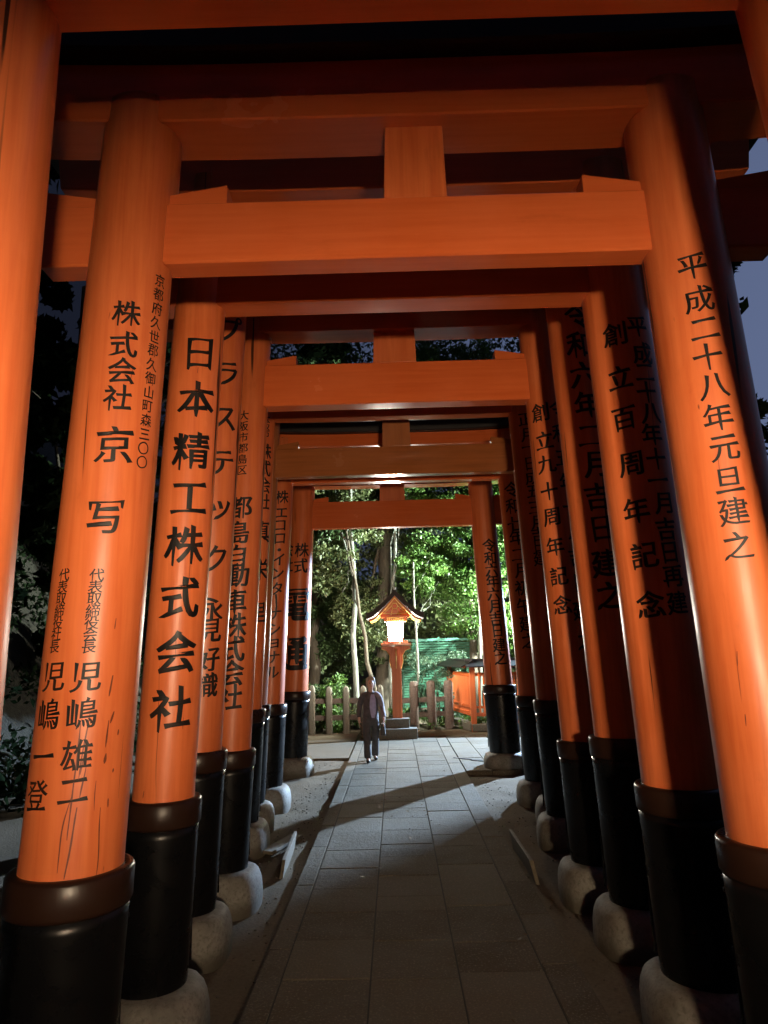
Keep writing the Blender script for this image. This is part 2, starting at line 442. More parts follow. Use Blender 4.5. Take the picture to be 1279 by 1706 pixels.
# ------------------------------------------------------------------ torii gates
def pr(p, z):                                     # pillar radius at height z
    return p['r']*(1-.022*z)
def make_pillar(gate, side, p, top, mats, lean, Y):
    """pillar standing at local (p.x, 0); leans inward"""
    sh = -side*p.get('lean', lean)
    n = 14; prof = [(pr(p, z), z) for z in fr(.2, top-.012, n)]+[(pr(p, top)-.012, top)]
    o = MB().lathe(prof, 64, shear=(sh, 0)).build('pillar', mats[0], gate, (p['x'], 0, 0))
    st = p['st']; r = p['r']
    col = [(r-.02, st-.005), (r+.012, st), (r+.030, st-.004), (r+.040, st-.018), (r+.041, st-.135), (r+.034, st-.15), (r+.02, st-.152)]
    c = MB().lathe(list(reversed(col)), 64, shear=(sh, 0), cap=False); c.build('collar', M['collar'], o)
    sl = [(r+.014, .20), (r+.022, .215), (r+.024, .25), (r+.029, st-.20), (r+.030, st-.151), (r+.01, st-.149)]
    s = MB().lathe(sl, 64, shear=(sh, 0), cap=False)
    a = -side*(-.0) + (pi if side > 0 else 0)      # overlap seam with rivets faces the path
    for aa in (a-.55*side*1, ):
        for zz in (st-.19, st-.24, (st+.3)/2, .34):
            rr = r+.029; s.box((rr*cos(aa)+sh*zz, rr*sin(aa), zz), (.02, .02, .02), .006)
        rr = r+.027
        s.box((rr*cos(aa+.09)+sh*(st+.2)/2, rr*sin(aa+.09), (st+.2)/2), (.012, .03, st-.42), .003, Matrix.Rotation(aa+.09, 4, 'Z'))
    s.build('base_sleeve', M['black'], o)
    return o
def footing(gate, x, y, r, sx=1.0, seed=0):
    def wob(a, z):
        e = 4.0; q = (abs(cos(a))**e+abs(sin(a))**e)**(-1/e)          # rounded square, as in rounded boulders
        return (.45+.55*q)*(1+.05*noise.noise(Vector((cos(a)*1.3+seed*3.1, sin(a)*1.3, z*2))))
    R = r+.13
    prof = [(R*1.0, -.14), (R*1.03, .0), (R*1.02, .09), (R*.985, .15), (R*.93, .195), (R*.85, .225), (R*.74, .24), (R*.5, .245)]
    return MB().lathe(prof, 40, wob=wob).build('footing', M['stone'], gate, (x, y, 0))
def beam(name, x0, x1, y0, y1, z0, z1, curve, mat, gate, xm, half, b=.008, slant=0.0, nx=24):
    """long beam swept along x, its ends lifted; section given by y0..y1, z0..z1"""
    vs, fs = [], []
    xs = fr(x0, x1, nx)
    for i, x in enumerate(xs):
        t = abs(x-xm)/half; dz = curve*max(0, t-.25)**2.2
        sl = slant*(-1 if i == 0 else 1 if i == nx else 0)
        for (yy, zz) in ((y0, z0+b), (y0+b, z0), (y1-b, z0), (y1, z0+b), (y1, z1-b), (y1-b, z1), (y0+b, z1), (y0, z1-b)):
            vs.append((x+sl*(zz-z0), yy, zz+dz))
    for i in range(nx):
        for k in range(8):
            q = (k+1) % 8; fs.append((i*8+k, i*8+q, (i+1)*8+q, (i+1)*8+k))
    mb = MB(); mb.add(vs, fs); mb.add(vs[:8], [tuple(range(8))]); mb.add(vs[-8:], [tuple(range(8))])
    return mb.build(name, mat, gate)
PILLARS = {}
def make_gate(key, Y, L, R, nz, nh, nt_, sz, label, lean=.043, mats=None, strut=.29, xm=None, over=.42, ptop=.16, curve=.10, shd=.15, lh=.33, ch=.17):
    mats = mats or (M['red'], M['redx'])
    G = empty('torii_gate', (0, Y, 0), label, 'torii gate', 'torii gates over the stone path')
    xm = (L['x']+R['x'])/2 if xm is None else xm; half = (R['x']-L['x'])/2+.6
    for side, p in ((-1, L), (1, R)):
        o = make_pillar(G, side, p, sz+ptop, mats, lean, Y)
        footing(G, p['x']+.02*side*-1, -.02, p['r'], seed=Y+side)
        PILLARS[key+('L' if side < 0 else 'R')] = dict(o=o, x=p['x'], y=Y, r=p['r'], sh=-side*p.get('lean', lean))
    xl, xr = L['x']+L.get('lean', lean)*nz, R['x']-R.get('lean', lean)*nz
    beam('tie_beam', xl-over, xr+over, -nt_, nt_, nz, nz+nh, 0, mats[1], G, xm, half, .009)
    for side, xc, p in ((-1, xl, L), (1, xr, R)):          # wedges either side of each pillar, on the tie beam
        for d in (-1, 1):
            a = xc+d*(pr(p, nz)-.04); e = a+d*.33; zb = nz+nh-.002; t = nt_*.8
            x0, x1, h0, h1 = (a, e, .05, .105) if d > 0 else (e, a, .105, .05)
            w = MB().hexa([(x0, -t, zb), (x1, -t, zb), (x1, t, zb), (x0, t, zb), (x0, -t, zb+h0), (x1, -t, zb+h1), (x1, t, zb+h1), (x0, t, zb+h0)], .005)
            w.build('wedge', mats[1], G)
    st = MB().hexa([(xm-strut/2-.012, -nt_*.86, nz+nh-.002), (xm+strut/2+.012, -nt_*.86, nz+nh-.002), (xm+strut/2+.012, nt_*.86, nz+nh-.002), (xm-strut/2-.012, nt_*.86, nz+nh-.002),
               (xm-strut/2, -nt_*.86, sz+.03), (xm+strut/2, -nt_*.86, sz+.03), (xm+strut/2, nt_*.86, sz+.03), (xm-strut/2, nt_*.86, sz+.03)], .006)
    st.build('centre_strut', mats[0], G)
    beam('lintel', L['x']-.75, R['x']+.75, -shd, shd, sz, sz+lh, curve, mats[1], G, xm, half, .008, .12)
    beam('capping', L['x']-.95, R['x']+.95, -shd-.09, shd+.09, sz+lh+.001, sz+lh+ch, curve*1.25, M['kasagi'], G, xm, half, .015, .2)
    return G
def P(x, r, st): return dict(x=x, r=r, st=st)
make_gate('G1', 2.05, P(-1.375, .215, 1.21), dict(P(1.86, .215, 1.2), lean=.098), 4.235, .34, .075, 4.96,
          'nearest vermilion torii gate, its pillars cut off by the edges of the frame', lean=.014, over=.4)
make_gate('G2', 3.2, P(-1.445, .215, 1.19), P(1.655, .215, 1.245), 3.93, .325, .075, 4.655,
          'vermilion torii gate with big bright tie beam and one date column on its right pillar', lean=.045, xm=.16)
make_gate('G3', 4.4, P(-1.445, .183, 1.235), P(1.715, .228, 1.25), 4.33, .34, .10, 5.12,
          'torii gate with eight big characters down its left pillar and anniversary date columns opposite', xm=.19)
make_gate('G4', 5.57, P(-1.575, .185, 1.35), P(1.745, .20, 1.385), 4.94, .34, .07, 5.62,
          'torii gate with half hidden katakana on its left pillar and a large date column opposite', xm=.22)
make_gate('G5', 6.57, P(-1.545, .185, 1.225), P(1.70, .19, 1.24), 4.40, .42, .09, 5.14,
          'torii gate with bright red tie beam and foliage beside its strut', strut=.40, xm=.07+.2-.2)
make_gate('G6', 8.3, P(-1.79, .195, 1.44), P(1.85, .19, 1.47), 4.86, .24, .08, 5.12,
          'torii gate in deep shade, its beams hidden behind the bright beam in front', strut=.36, xm=.0, lh=.20, ch=.12)
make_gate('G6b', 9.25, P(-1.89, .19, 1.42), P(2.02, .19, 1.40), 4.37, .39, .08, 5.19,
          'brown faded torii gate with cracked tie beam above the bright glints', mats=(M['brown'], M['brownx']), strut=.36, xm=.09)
make_gate('G7', 10.4, P(-1.86, .20, 1.35), P(2.0, .20, 1.385), 4.555, .28, .08, 5.10,
          'torii gate last but one before the lantern, thin lit beam edge under the brown beam', strut=.42, xm=.05, curve=.16, lh=.19, ch=.20)
make_gate('G8', 13.2, P(-1.90, .245, 1.375), P(1.93, .255, 1.41), 4.345, .51, .085, 5.145,
          'farthest torii gate, framing the lit lantern and the green trees', strut=.46, xm=.02+.0, curve=.1)

# ------------------------------------------------------------------ painted inscriptions on the pillars
def inscribe(pk, cols, name='inscription'):
    p = PILLARS[pk]; mb = MB()
    for chars, bold, wild in cols:
        for ch, px, py, size in chars:
            d = ray(px, py); z = 2.5
            for _ in range(8):                              # where the line of sight meets the leaning pillar
                cx = p['x']+p['sh']*z; r = pr(p, z); ox, oy = CAM.x-cx, CAM.y-p['y']
                a = d.x*d.x+d.y*d.y; b = 2*(ox*d.x+oy*d.y); c = ox*ox+oy*oy-r*r; q = b*b-4*a*c
                t = (-b-sqrt(q))/(2*a) if q > 0 else -b/(2*a)
                z = CAM.z+t*d.z
            X, Yy = CAM.x+t*d.x-cx, CAM.y+t*d.y-p['y']
            th = atan2(X, -Yy); depth = (t*d).dot(CF); s = 1.10*size*depth/F_PX
            turn = ch == 'ー'
            v, f = brush('一' if turn else ch, bold, wild)
            out = []
            for u, w in v:
                if turn: u, w = -w, u
                zz = z+w*s; rr = pr(p, zz)+.0025; tt = th+u*s/rr
                out.append((rr*sin(tt)+p['sh']*zz, -rr*cos(tt), zz))
            mb.add(out, f)
    return mb.build(name, M['ink'], p['o'])
def lin(text, p0, p1, s0, s1=None):
    s1 = s1 or s0; n = max(1, len(text)-1)
    return [(c, p0[0]+(p1[0]-p0[0])*i/n, p0[1]+(p1[1]-p0[1])*i/n, s0+(s1-s0)*i/n) for i, c in enumerate(text)]
def pts(text, xy, s0, s1=None):
    s1 = s1 or s0; n = max(1, len(text)-1)
    return [(c, x, y, s0+(s1-s0)*i/n) for i, (c, (x, y)) in enumerate(zip(text, xy))]
inscribe('G2L', [
    (pts('株式会社', [(211,522),(206,573),(203,617),(196,662)], 40), .006, 1),
    (pts('京写', [(190,740),(175,861)], 56), .002, 1),
    (lin('京都府久世郡久御山町森三〇〇', (266,468), (236,770), 20), .004, .8),
    (lin('代表取締役会長', (161,958), (148,1077), 20), .002, .8),
    (pts('児嶋雄二', [(143,1127),(137,1188),(127,1258),(122,1318)], 44), -.002, 1),
    (lin('代表取締役社長', (107,958), (91,1077), 20), .002, .8),
    (pts('児嶋一登', [(88,1127),(80,1190),(70,1260),(60,1325)], 44), -.002, 1)])
inscribe('G3L', [(pts('日本精工株式会社', [(333,588),(328,665),(319,750),(316,829),(308,908),(300,995),(294,1086),(285,1180)], 54, 62), .016, 1)])
inscribe('G4L', [(pts('プラステック', [(383,548),(378,622),(373,697),(370,770),(367,850),(359,930)], 42), .008, 1),
                 (pts('永見好識', [(353,1015),(350,1050),(347,1098),(344,1142)], 36), .012, 1)])
inscribe('G5L', [(lin('大阪市都島区', (406,692), (403,783), 15), .006, .8),
                 (pts('都島自動車株式会社', [(400,845),(397,887),(394,927),(395,958),(391,1002),(390,1042),(387,1081),(385,1121),(382,1162)], 34, 38), .016, 1)])
inscribe('G6L', [(lin('大阪市', (443,697), (442,722), 14), .004, .8), (lin('株式会社', (441,752), (439,836), 24), .008, 1), (pts('真栄里', [(436,885),(433,948),(429,1020)], 32), .012, 1)])
inscribe('G7L', [(pts('株エコロ', [(470,828),(469,854),(467,875),(466,897)], 20), .008, 1),
                 (pts('・インターナショナル', [(465,916),(464,932),(463,955),(461,980),(460,1001),(459,1022),(457,1048),(457,1072),(456,1095),(454,1120)], 20), .012, 1)])
inscribe('G8L', [(pts('株式会社', [(503,916),(501,942),(482,916),(481,942)], 22), .012, .5), (pts('電通', [(492,1006),(487,1089)], 50), .034, .4)])
inscribe('G8R', [(pts('令和六年六月吉日建之', [(815,908),(817,930),(819,949),(821,968),(822,989),(824,1010),(826,1031),(829,1051),(832,1074),(834,1096)], 20), .018, .7)])
inscribe('G7R', [(pts('令和七年二月初午建之', [(852.5,815),(854,843),(857,872),(861,895),(864,924),(868,950),(870,979),(873,1009),(878,1039),(881,1067)], 23), .010, 1)])
inscribe('G6R', [(pts('正月一日成五三月吉日建', [(875,698),(878,724),(881,744),(884,772),(887,795),(889,818),(892,845),(895,870),(897,890),(899,909),(901,930)], 22), .008, 1)])
inscribe('G5R', [(pts('創立九十周年記念', [(899,687),(906,733),(910,773),(914,818),(918,861),(924,910),(930,959),(936,1007)], 28), .012, 1),
                 (pts('令和五年十月吉日建之', [(929,681),(933,722),(938,763),(945,803),(950,845),(956,884),(960,928),(966,970),(968,1017),(975,1066)], 28), .010, 1)])
inscribe('G4R', [(pts('令和六年二月吉日建之', [(964,524),(966,574),(972,623),(980,673),(985,725),(992,773),(996,827),(1003,880),(1009,938),(1016,991)], 41), .018, 1)])
inscribe('G3R', [(pts('創立百周年記念', [(1023.5,557),(1032,628),(1039,697),(1050,773),(1059.5,850),(1072.5,924),(1083,1006)], 36, 40), .014, 1),
                 (pts('平成二十八年十一月吉日再建', [(1062,544),(1071,588),(1075,620),(1078,653),(1085,688),(1087,723),(1094,764),(1097,799),(1105,838),(1110,881),(1116,920),(1122,960),(1129,1004)], 34), .012, 1)])
inscribe('G2R', [(pts('平成二十八年元旦建之', [(1153,444),(1164,498),(1174,547),(1179,594),(1189,643),(1196,694),(1207,746),(1214,799),(1222,852),(1229,908)], 42), -.002, 1)])
def strokes(pk, lines, name, mat, proud=.0018):
    p = PILLARS[pk]
    def surf(px, py):
        d = ray(px, py); z = 2.5
        for _ in range(8):
            cx = p['x']+p['sh']*z; r = pr(p, z); ox, oy = CAM.x-cx, CAM.y-p['y']
            a = d.x*d.x+d.y*d.y; b = 2*(ox*d.x+oy*d.y); c = ox*ox+oy*oy-r*r; q = b*b-4*a*c
            t = (-b-sqrt(q))/(2*a) if q > 0 else -b/(2*a); z = CAM.z+t*d.z
        return atan2(CAM.x+t*d.x-cx, -(CAM.y+t*d.y-p['y'])), z
    for (a, b, w, amp) in lines:
        mb = MB(); (t0, z0), (t1, z1) = surf(*a), surf(*b); n = max(4, int(abs(z1-z0)/.02)); vs = []; sd = random.uniform(0, 99)
        for i in range(n+1):
            u = i/n; th = t0+(t1-t0)*u+amp*noise.noise(Vector((sd, u*n*.10, 0))); z = z0+(z1-z0)*u
            hw = w*(.35+.65*sin(pi*min(1, u*.97+.03))**.5)*(1+.5*noise.noise(Vector((sd+7, u*n*.35, 0)))); rr = pr(p, z)+proud
            for e in (-1, 1):
                tt = th+e*hw/rr; vs.append((rr*sin(tt)+p['sh']*z, -rr*cos(tt), z))
        mb.add(vs, [(2*i, 2*i+1, 2*i+3, 2*i+2) for i in range(n)]); mb.build(name, mat, p['o'])
M['stain'] = simple('brown_drip_stain', (.12, .022, .006), .5)
strokes('G2L', [((133,1205),(112,1400),.0035,.06), ((148,1190),(128,1300),.003,.08), ((128,1345),(107,1465),.004,.05), ((140,1275),(133,1330),.003,.1), ((118,1330),(92,1455),.0028,.06),
                ((167,1345),(158,1462),.0028,.08), ((163,1300),(160,1350),.002,.1), ((146,1240),(138,1290),.003,.1)], 'ink_drip', M['stain'])
strokes('G2L', [((187,1125),(181,1160),.005,.02), ((190,1185),(184,1205),.005,.02), ((180,1200),(176,1245),.004,.03), ((176,1255),(174,1272),.006,.02), ((197,1215),(195,1225),.004,.02), ((188,1280),(187,1287),.004,.02),
                ((193,1030),(191,1048),.003,.02), ((180,1330),(179,1345),.004,.02), ((222,610),(216,640),.002,.02), ((205,1225),(196,1330),.0012,.01)], 'paint_chip', M['stain'])
strokes('G3L', [((266,1110),(259,1335),.0016,.03), ((293,1060),(292,1090),.002,.02), ((330,612),(329,622),.002,.02), ((318,905),(314,970),.0014,.02), ((305,1195),(304,1215),.002,.02), ((240,1318),(238,1330),.003,.02)], 'hairline_crack', M['stain'])
strokes('G2R', [((1228,1085),(1229,1110),.0022,.02), ((1241,1190),(1243,1210),.003,.02), ((1197,760),(1200,800),.0012,.02)], 'paint_chip', M['stain'])
bpy.data.objects.remove(_fo); bpy.data.curves.remove(_fc)

# ------------------------------------------------------------------ lantern at the end of the path (and its twin behind the camera)
def make_lantern(x, y, label, glow, eave=.70, drop=0.0, zoff=0.0, h=1.0, rz=0, step=True, pl=.36, faces=4):
    Lr = empty('shrine_lantern', (x, y, 0), label, 'lantern', 'vermilion post lanterns', rz)
    z0 = zoff
    if step:
        m = MB().box((0, 0, z0+.115), (.92, .92, .25), .012); m.box((0, 0, z0+.34), (.56, .56, .22), .012)
        m.build('stone_base', M['granite'], Lr)
    MB().box((0, 0, z0+1.30), (.23, .23, 1.72), .012).build('post', M['red'], Lr)
    for a in (0, pi/2, pi, 3*pi/2):                          # curved brackets carrying the lamp box
        b = MB(); R = Matrix.Rotation(a, 4, 'Z')
        prof = [(.115, 1.62), (.16, 1.80), (.15, 1.93), (.22, 2.05), (.35, 2.10), (.35, 2.16), (.115, 2.16)]
        vs = [R @ Vector((px, s*.035, z0+pz)) for s in (-1, 1) for px, pz in prof]; n = len(prof)
        b.add(vs, [tuple(range(n)), tuple(range(2*n-1, n-1, -1))]+[(i, (i+1) % n, n+(i+1) % n, n+i) for i in range(n)])
        b.build('bracket', M['red'], Lr)
        e = MB()
        e.tube([R @ Vector((px+.006, 0, z0+pz)) for px, pz in prof[:5]], [.011]*5, 6); e.build('gilt_edge', M['gold'], Lr)
    p = MB().box((0, 0, z0+2.20), (2*pl, 2*pl, .06), .01); p.box((0, 0, z0+2.255), (2*pl-.12, 2*pl-.12, .05), .008); p.build('platform', M['redx'], Lr)
    zb, zt, wb, wt = z0+2.30, z0+2.74, .17, .205
    g_ = MB()
    g_.hexa([(-wb, -wb, zb), (wb, -wb, zb), (wb, wb, zb), (-wb, wb, zb), (-wt, -wt, zt), (wt, -wt, zt), (wt, wt, zt), (-wt, wt, zt)])
    box = g_.build('lamp_box', glow, Lr)
    if faces == 1:                                           # only the face towards the gates is lit, boards added on the others block side light
        bd = MB(); w_ = wt+.004
        for cx_, cy_, sx_, sy_ in ((-w_-.012, 0, .02, 2*w_+.04), (0, w_+.012, 2*w_, .02), (0, -w_-.012, 2*w_, .02)): bd.box((cx_, cy_, (zb+zt)/2), (sx_, sy_, zt-zb))
        bd.build('spill_board', M['roof'], box)
        MB().box((pl-.02, 0, z0+2.33), (.03, 2*pl, .24), .006).build('rail', M['redx'], Lr)  # rail added as a shield, keeps lamp light off the path
    fr_ = MB()
    for sx in (-1, 1):
        for sy in (-1, 1):
            b0, t0 = wb+.012, wt+.012
            fr_.hexa([(sx*b0+d*.018, sy*b0+e*.018, zb-.02) for d, e in ((-1,-1),(1,-1),(1,1),(-1,1))]+[(sx*t0+d*.018, sy*t0+e*.018, zt+.03) for d, e in ((-1,-1),(1,-1),(1,1),(-1,1))])
    fr_.box((0, 0, zb-.012), (2*wb+.1, 2*wb+.1, .022)); fr_.box((0, 0, zt+.022), (2*wt+.1, 2*wt+.1, .03))
    fr_.build('lamp_frame', M['roof'], box)
    c = MB(); c.box((0, 0, z0+2.81), (.56, .56, .07), .008); c.box((0, 0, z0+2.87), (.66, .66, .04), .006)
    c.build('cornice', M['redx'], Lr)
    lt = MB()                                                # gilt lattice under the gable
    for k in range(-4, 5):
        lt.box((k*.045, -.292, z0+2.81), (.012, .014, .055))
    lt.box((0, -.292, z0+2.838), (.42, .016, .010)); lt.box((0, -.292, z0+2.782), (.42, .016, .010))
    lt.build('gilt_lattice', M['gold'], Lr)
    rth = .135 if faces == 4 else .08
    ez, ah = z0+2.87-drop+(rth-.075)*.5, .60+drop                          # gabled roof, ridge along y, slopes sagging
    def rz_(u): return ez+ah*(1-u)**1.22+.05*max(0, u-.75)/.25
    def shell(name, y0, y1, out, thick, mat, under=0.0):
        vs, fs = [], []; n = 20
        for i in range(-n, n+1):
            u = abs(i)/n; xx = eave*out*i/n; zt_ = rz_(u)-under; zb_ = zt_-thick
            vs += [(xx, y0, zb_), (xx, y0, zt_), (xx, y1, zt_), (xx, y1, zb_)]
        m = 2*n+1
        for i in range(m-1):
            for k in range(4):
                q = (k+1) % 4; fs.append((i*4+k, i*4+q, (i+1)*4+q, (i+1)*4+k))
        b = MB(); b.add(vs, fs); b.add(vs[:4], [(0,1,2,3)]); b.add(vs[-4:], [(0,1,2,3)])
        return b.build(name, mat, Lr)
    dp = eave*.85
    rf = shell('roof', -dp, dp, 1.0, rth, M['roof'])
    for s in (-1, 1):
        shell('bargeboard', s*(dp-.09)-.02, s*(dp-.09)+.02, .90, .05, M['redx'], rth+.0005)
        shell('gilt_edge', s*(dp-.09)-.025, s*(dp-.09)+.025, .88, .014, M['gold'], rth+.052)
    n = 12                                                   # gable panels
    for s in (-1, 1):
        gb = MB(); vs = []
        for i in range(-n, n+1):
            u = abs(i)/n*.55; vs.append((eave*u*(1 if i > 0 else -1), s*.30, rz_(u)-rth-.07))
        k = len(vs); vs += [(v[0], v[1]+.02, v[2]) for v in vs]; base = [(-eave*.55, s*.30, z0+2.885), (eave*.55, s*.30, z0+2.885), (eave*.55, s*.32, z0+2.885), (-eave*.55, s*.32, z0+2.885)]
        vs += base
        gb.add(vs, [tuple(range(k))+(2*k+1, 2*k), tuple(range(2*k-1, k-1, -1))+(2*k+3, 2*k+2)]+[(i, i+1, k+i+1, k+i) for i in range(k-1)])
        gb.build('gable', M['redx'], Lr)
    cr = MB()                                                # gilt hexagon and struts on the gable
    for a in range(6):
        p0, p1 = (.075*cos(a*pi/3), .075*sin(a*pi/3)), (.075*cos((a+1)*pi/3), .075*sin((a+1)*pi/3))
        cr.tube([(p0[0], -.315, z0+3.13+p0[1]), (p1[0], -.315, z0+3.13+p1[1])], [.010, .010], 6)
    for s in (-1, 1):
        cr.tube([(s*.075, -.315, z0+3.13), (s*.27, -.315, z0+2.95)], [.009, .009], 6)
        cr.tube([(s*.05, -.315, z0+3.07), (s*.10, -.315, z0+2.90)], [.009, .009], 6)
    cr.tube([(-.3, -.315, z0+2.945), (.3, -.315, z0+2.945)], [.008, .008], 6)
    cr.build('gilt_ornament', M['gold'], Lr)
    rd = MB(); rd.box((0, 0, rz_(0)+.015), (.13, 2*dp+.06, .09), .02)
    rd.build('ridge', M['roof'], Lr)
    MB().lathe([(.005, -.035), (.025, -.03), (.038, 0), (.025, .03), (.005, .035)], 14, (0, -dp-.03, rz_(0)+.03)).build('finial', M['white'], Lr)
    if h != 1.0: Lr.scale = (h, h, h)
    return Lr
make_lantern(.02, 17.75, 'lit vermilion lantern with dark gabled roof and gilt trim on a stepped base', M['lampglow'])
make_lantern(REAR[0], REAR[1], 'vermilion lantern behind the viewpoint that lights the front gates', M['rearglow'], eave=1.0, drop=.035, h=REAR[2], rz=pi/2, pl=.8, faces=1)  # wide eave and platform shaped to cut its light above and below

# flood lamp on a pole, outside the right side of the gates
fl = empty('flood_lamp', (FLOOD[0], FLOOD[1], 0), 'cool white flood lamp on a steel pole beyond the right gates', 'flood lamp')
fz = FLOOD[2]
MB().tube([(0, 0, -.1), (0, 0, fz-.1)], [.05, .04], 14).build('pole', M['steel'], fl)
for tgt, pw, ang, bl, col_ in ((Vector((.0, 14.4, .2)), FLOODP, 46, .35, (.60, .86, 1.22)), (Vector((1.2, 22.5, 4.6)), FLOODL, 105, .7, (.86, 1.0, .92))):
    dirv = (tgt-Vector(FLOOD)).normalized(); q = dirv.to_track_quat('-Z', 'Y').to_matrix().to_4x4(); o3 = dirv*.16
    hd = MB().box((o3.x, o3.y, fz), (.34, .26, .12), .02, q); hd.box((o3.x-dirv.x*.07, o3.y-dirv.y*.07, fz-dirv.z*.07), (.2, .14, .06), .01, q); hd = hd.build('housing', M['steel'], fl)
    MB().box((o3.x+dirv.x*.064, o3.y+dirv.y*.064, fz+dirv.z*.064), (.28, .2, .01), 0, q).build('lens', M['floodglow'], hd)
    spot('flood_light', Vector((FLOOD[0], FLOOD[1], fz))+o3+dirv*.09, tgt, pw, col_, ang, bl, .10, fl)

# ------------------------------------------------------------------ fence at the back
def fence(label, xs, yline, post, mat, railmat, rails, hgt, w):
    x0, x1 = xs[0], xs[-1]
    F = empty('precinct_fence', (x0, yline(x0), 0), label, 'fence')
    for x in xs:
        y = yline(x); hh = hgt*random.uniform(.97, 1.03); r = w/2; b = MB()
        if post == 'stone':
            pr_ = [(r, -.1), (r, hh*.86), (r*.92, hh*.92), (r*.68, hh*.97), (r*.3, hh)]
            def wob(a, z): return (abs(cos(a))**5+abs(sin(a))**5)**(-1/5)*(1+.02*noise.noise(Vector((cos(a)*3+x, sin(a)*3, z*7))))
        else:
            pr_ = [(r, -.1)]+[(r*(1+.07*noise.noise(Vector((x*9, z*5, 1)))), z) for z in fr(.1, hh-.06, 8)]+[(r*.7, hh)]
            def wob(a, z): return 1+.12*noise.noise(Vector((cos(a)*2.5+x*3, sin(a)*2.5, z*4)))
        b.lathe(pr_, 28, (x-x0, y-yline(x0), 0), wob=wob)
        b.build('post', mat, F)
    for z in rails:
        for a, b_ in zip(xs, xs[1:]):
            m = MB(); ya, yb = yline(a)-yline(x0), yline(b_)-yline(x0); t = .035
            m.hexa([(a-x0, ya-t, z-.065), (b_-x0, yb-t, z-.065), (b_-x0, yb+t, z-.065), (a-x0, ya+t, z-.065), (a-x0, ya-t, z+.065), (b_-x0, yb-t, z+.065), (b_-x0, yb+t, z+.065), (a-x0, ya+t, z+.065)], .01)
            m.build('rail', railmat, F)
    return F
fence('round topped stone post fence with dark rails left of the lantern', [-4.9, -4.45, -4.0, -3.55, -3.1, -2.65, -2.2, -1.755, -1.31, -.86, -.42], lambda x: 18.95, 'stone', M['granite'], M['oldwood'], (.80, .38), 1.19, .175)
fence('rugged brown timber post fence right of the lantern', [.03, .475, .94, 1.42], lambda x: 19.35+.32*x, 'timber', M['oldwood'], M['oldwood'], (.74, .36), 1.20, .24)

# ------------------------------------------------------------------ red picket enclosure with little roofs
E_ = empty('picket_enclosure', (1.97, 18.75, 0), 'orange picket enclosure with small black roofs at the right end of the path', 'enclosure')
def panel(p0, p1, n):
    a, b = Vector((p0[0], p0[1], 0)), Vector((p1[0], p1[1], 0)); L = (b-a).length; u = (b-a)/L
    R = Matrix((( u.x, -u.y, 0, a.x), (u.y, u.x, 0, a.y), (0, 0, 1, 0), (0, 0, 0, 1)))
    def put(mb): mb.v = [tuple(R @ Vector(v)) for v in mb.v]; return mb
    for z, h in ((.40, .09), (.58, .06), (1.40, .09)):
        put(MB().box((L/2, 0, z), (L-.14, .06, h), .006)).build('rail', M['redx'], E_)
    pk = MB()
    for i in range(n): pk.box((.12+(L-.24)*(i+.5)/n, -.028, .90), (.052, .028, .98), .004)
    put(pk).build('pickets', M['red'], E_)
    put(MB().box((L/2, 0, .08), (L+.1, .22, .18), .01)).build('sill', M['granite'], E_)
    rf = MB(); t = .03
    for s in (-1, 1):
        rf.hexa([(-.16, s*.0, 1.735), (L+.16, 0, 1.735), (L+.16, s*.33, 1.585), (-.16, s*.33, 1.585), (-.16, 0, 1.735+t), (L+.16, 0, 1.735+t), (L+.16, s*.33, 1.585+t), (-.16, s*.33, 1.585+t)])
    rf.box((L/2, 0, 1.772), (L+.36, .07, .05), .008)
    r_ = put(rf).build('roof', M['kasagi'], E_)
    for xx in (-.10, L+.10):
        gbl = MB(); gbl.add([(xx-.02, -.27, 1.60), (xx-.02, .27, 1.60), (xx-.02, 0, 1.725), (xx+.02, -.27, 1.60), (xx+.02, .27, 1.60), (xx+.02, 0, 1.725)], [(0,1,2),(3,5,4),(0,3,4,1),(1,4,5,2),(2,5,3,0)])
        put(gbl).build('gable_board', M['redx'], r_)
    for s in (-1, 1):
        ee = MB(); ee.box((L/2, s*.20, 1.60), (L+.1, .05, .05), .004); put(ee).build('purlin', M['redx'], r_)
panel((0, 0), (-.42, 2.25), 20); panel((.0, 0), (3.6, -.25), 30)
for x, y in ((0, 0), (-.42, 2.25), (1.2, -.083), (2.4, -.167), (3.6, -.25)):
    MB().box((x, y, .80), (.14, .14, 1.66), .008).build('post', M['red'], E_)

# boards left lying along the path edges, drain slots in the paving
def board(pts, h, t, label, z0=-.09, lean=0):
    (x0, y0), (x1, y1) = pts; d = Vector((x1-x0, y1-y0, 0)).normalized(); nrm = Vector((-d.y, d.x, 0))*t
    o = Vector((x0, y0, 0)); L = Vector((x1-x0, y1-y0, 0)); lx = nrm.normalized()*lean
    b = MB().hexa([(0, 0, z0), tuple(L+Vector((0, 0, z0))), tuple(L+nrm+Vector((0, 0, z0))), tuple(nrm+Vector((0, 0, z0))),
               tuple(lx+Vector((0, 0, z0+h))), tuple(L+lx+Vector((0, 0, z0+h))), tuple(L+nrm+lx+Vector((0, 0, z0+h))), tuple(nrm+lx+Vector((0, 0, z0+h)))], .006)
    return tag(b.build('board', M['plank'], None, (x0, y0, 0)), label, 'board', 'boards along the path edge')
board(((-1.13, 7.25), (-1.17, 8.35)), .20, .035, 'raw board standing on edge beside the left footings', lean=-.03)
board(((-1.36, 8.05), (-1.12, 8.75)), .03, .16, 'raw board lying flat by the left footings', z0=-.05)
board(((1.27, 7.0), (1.26, 8.15)), .22, .035, 'raw board standing on edge beside the right footings', lean=.05)
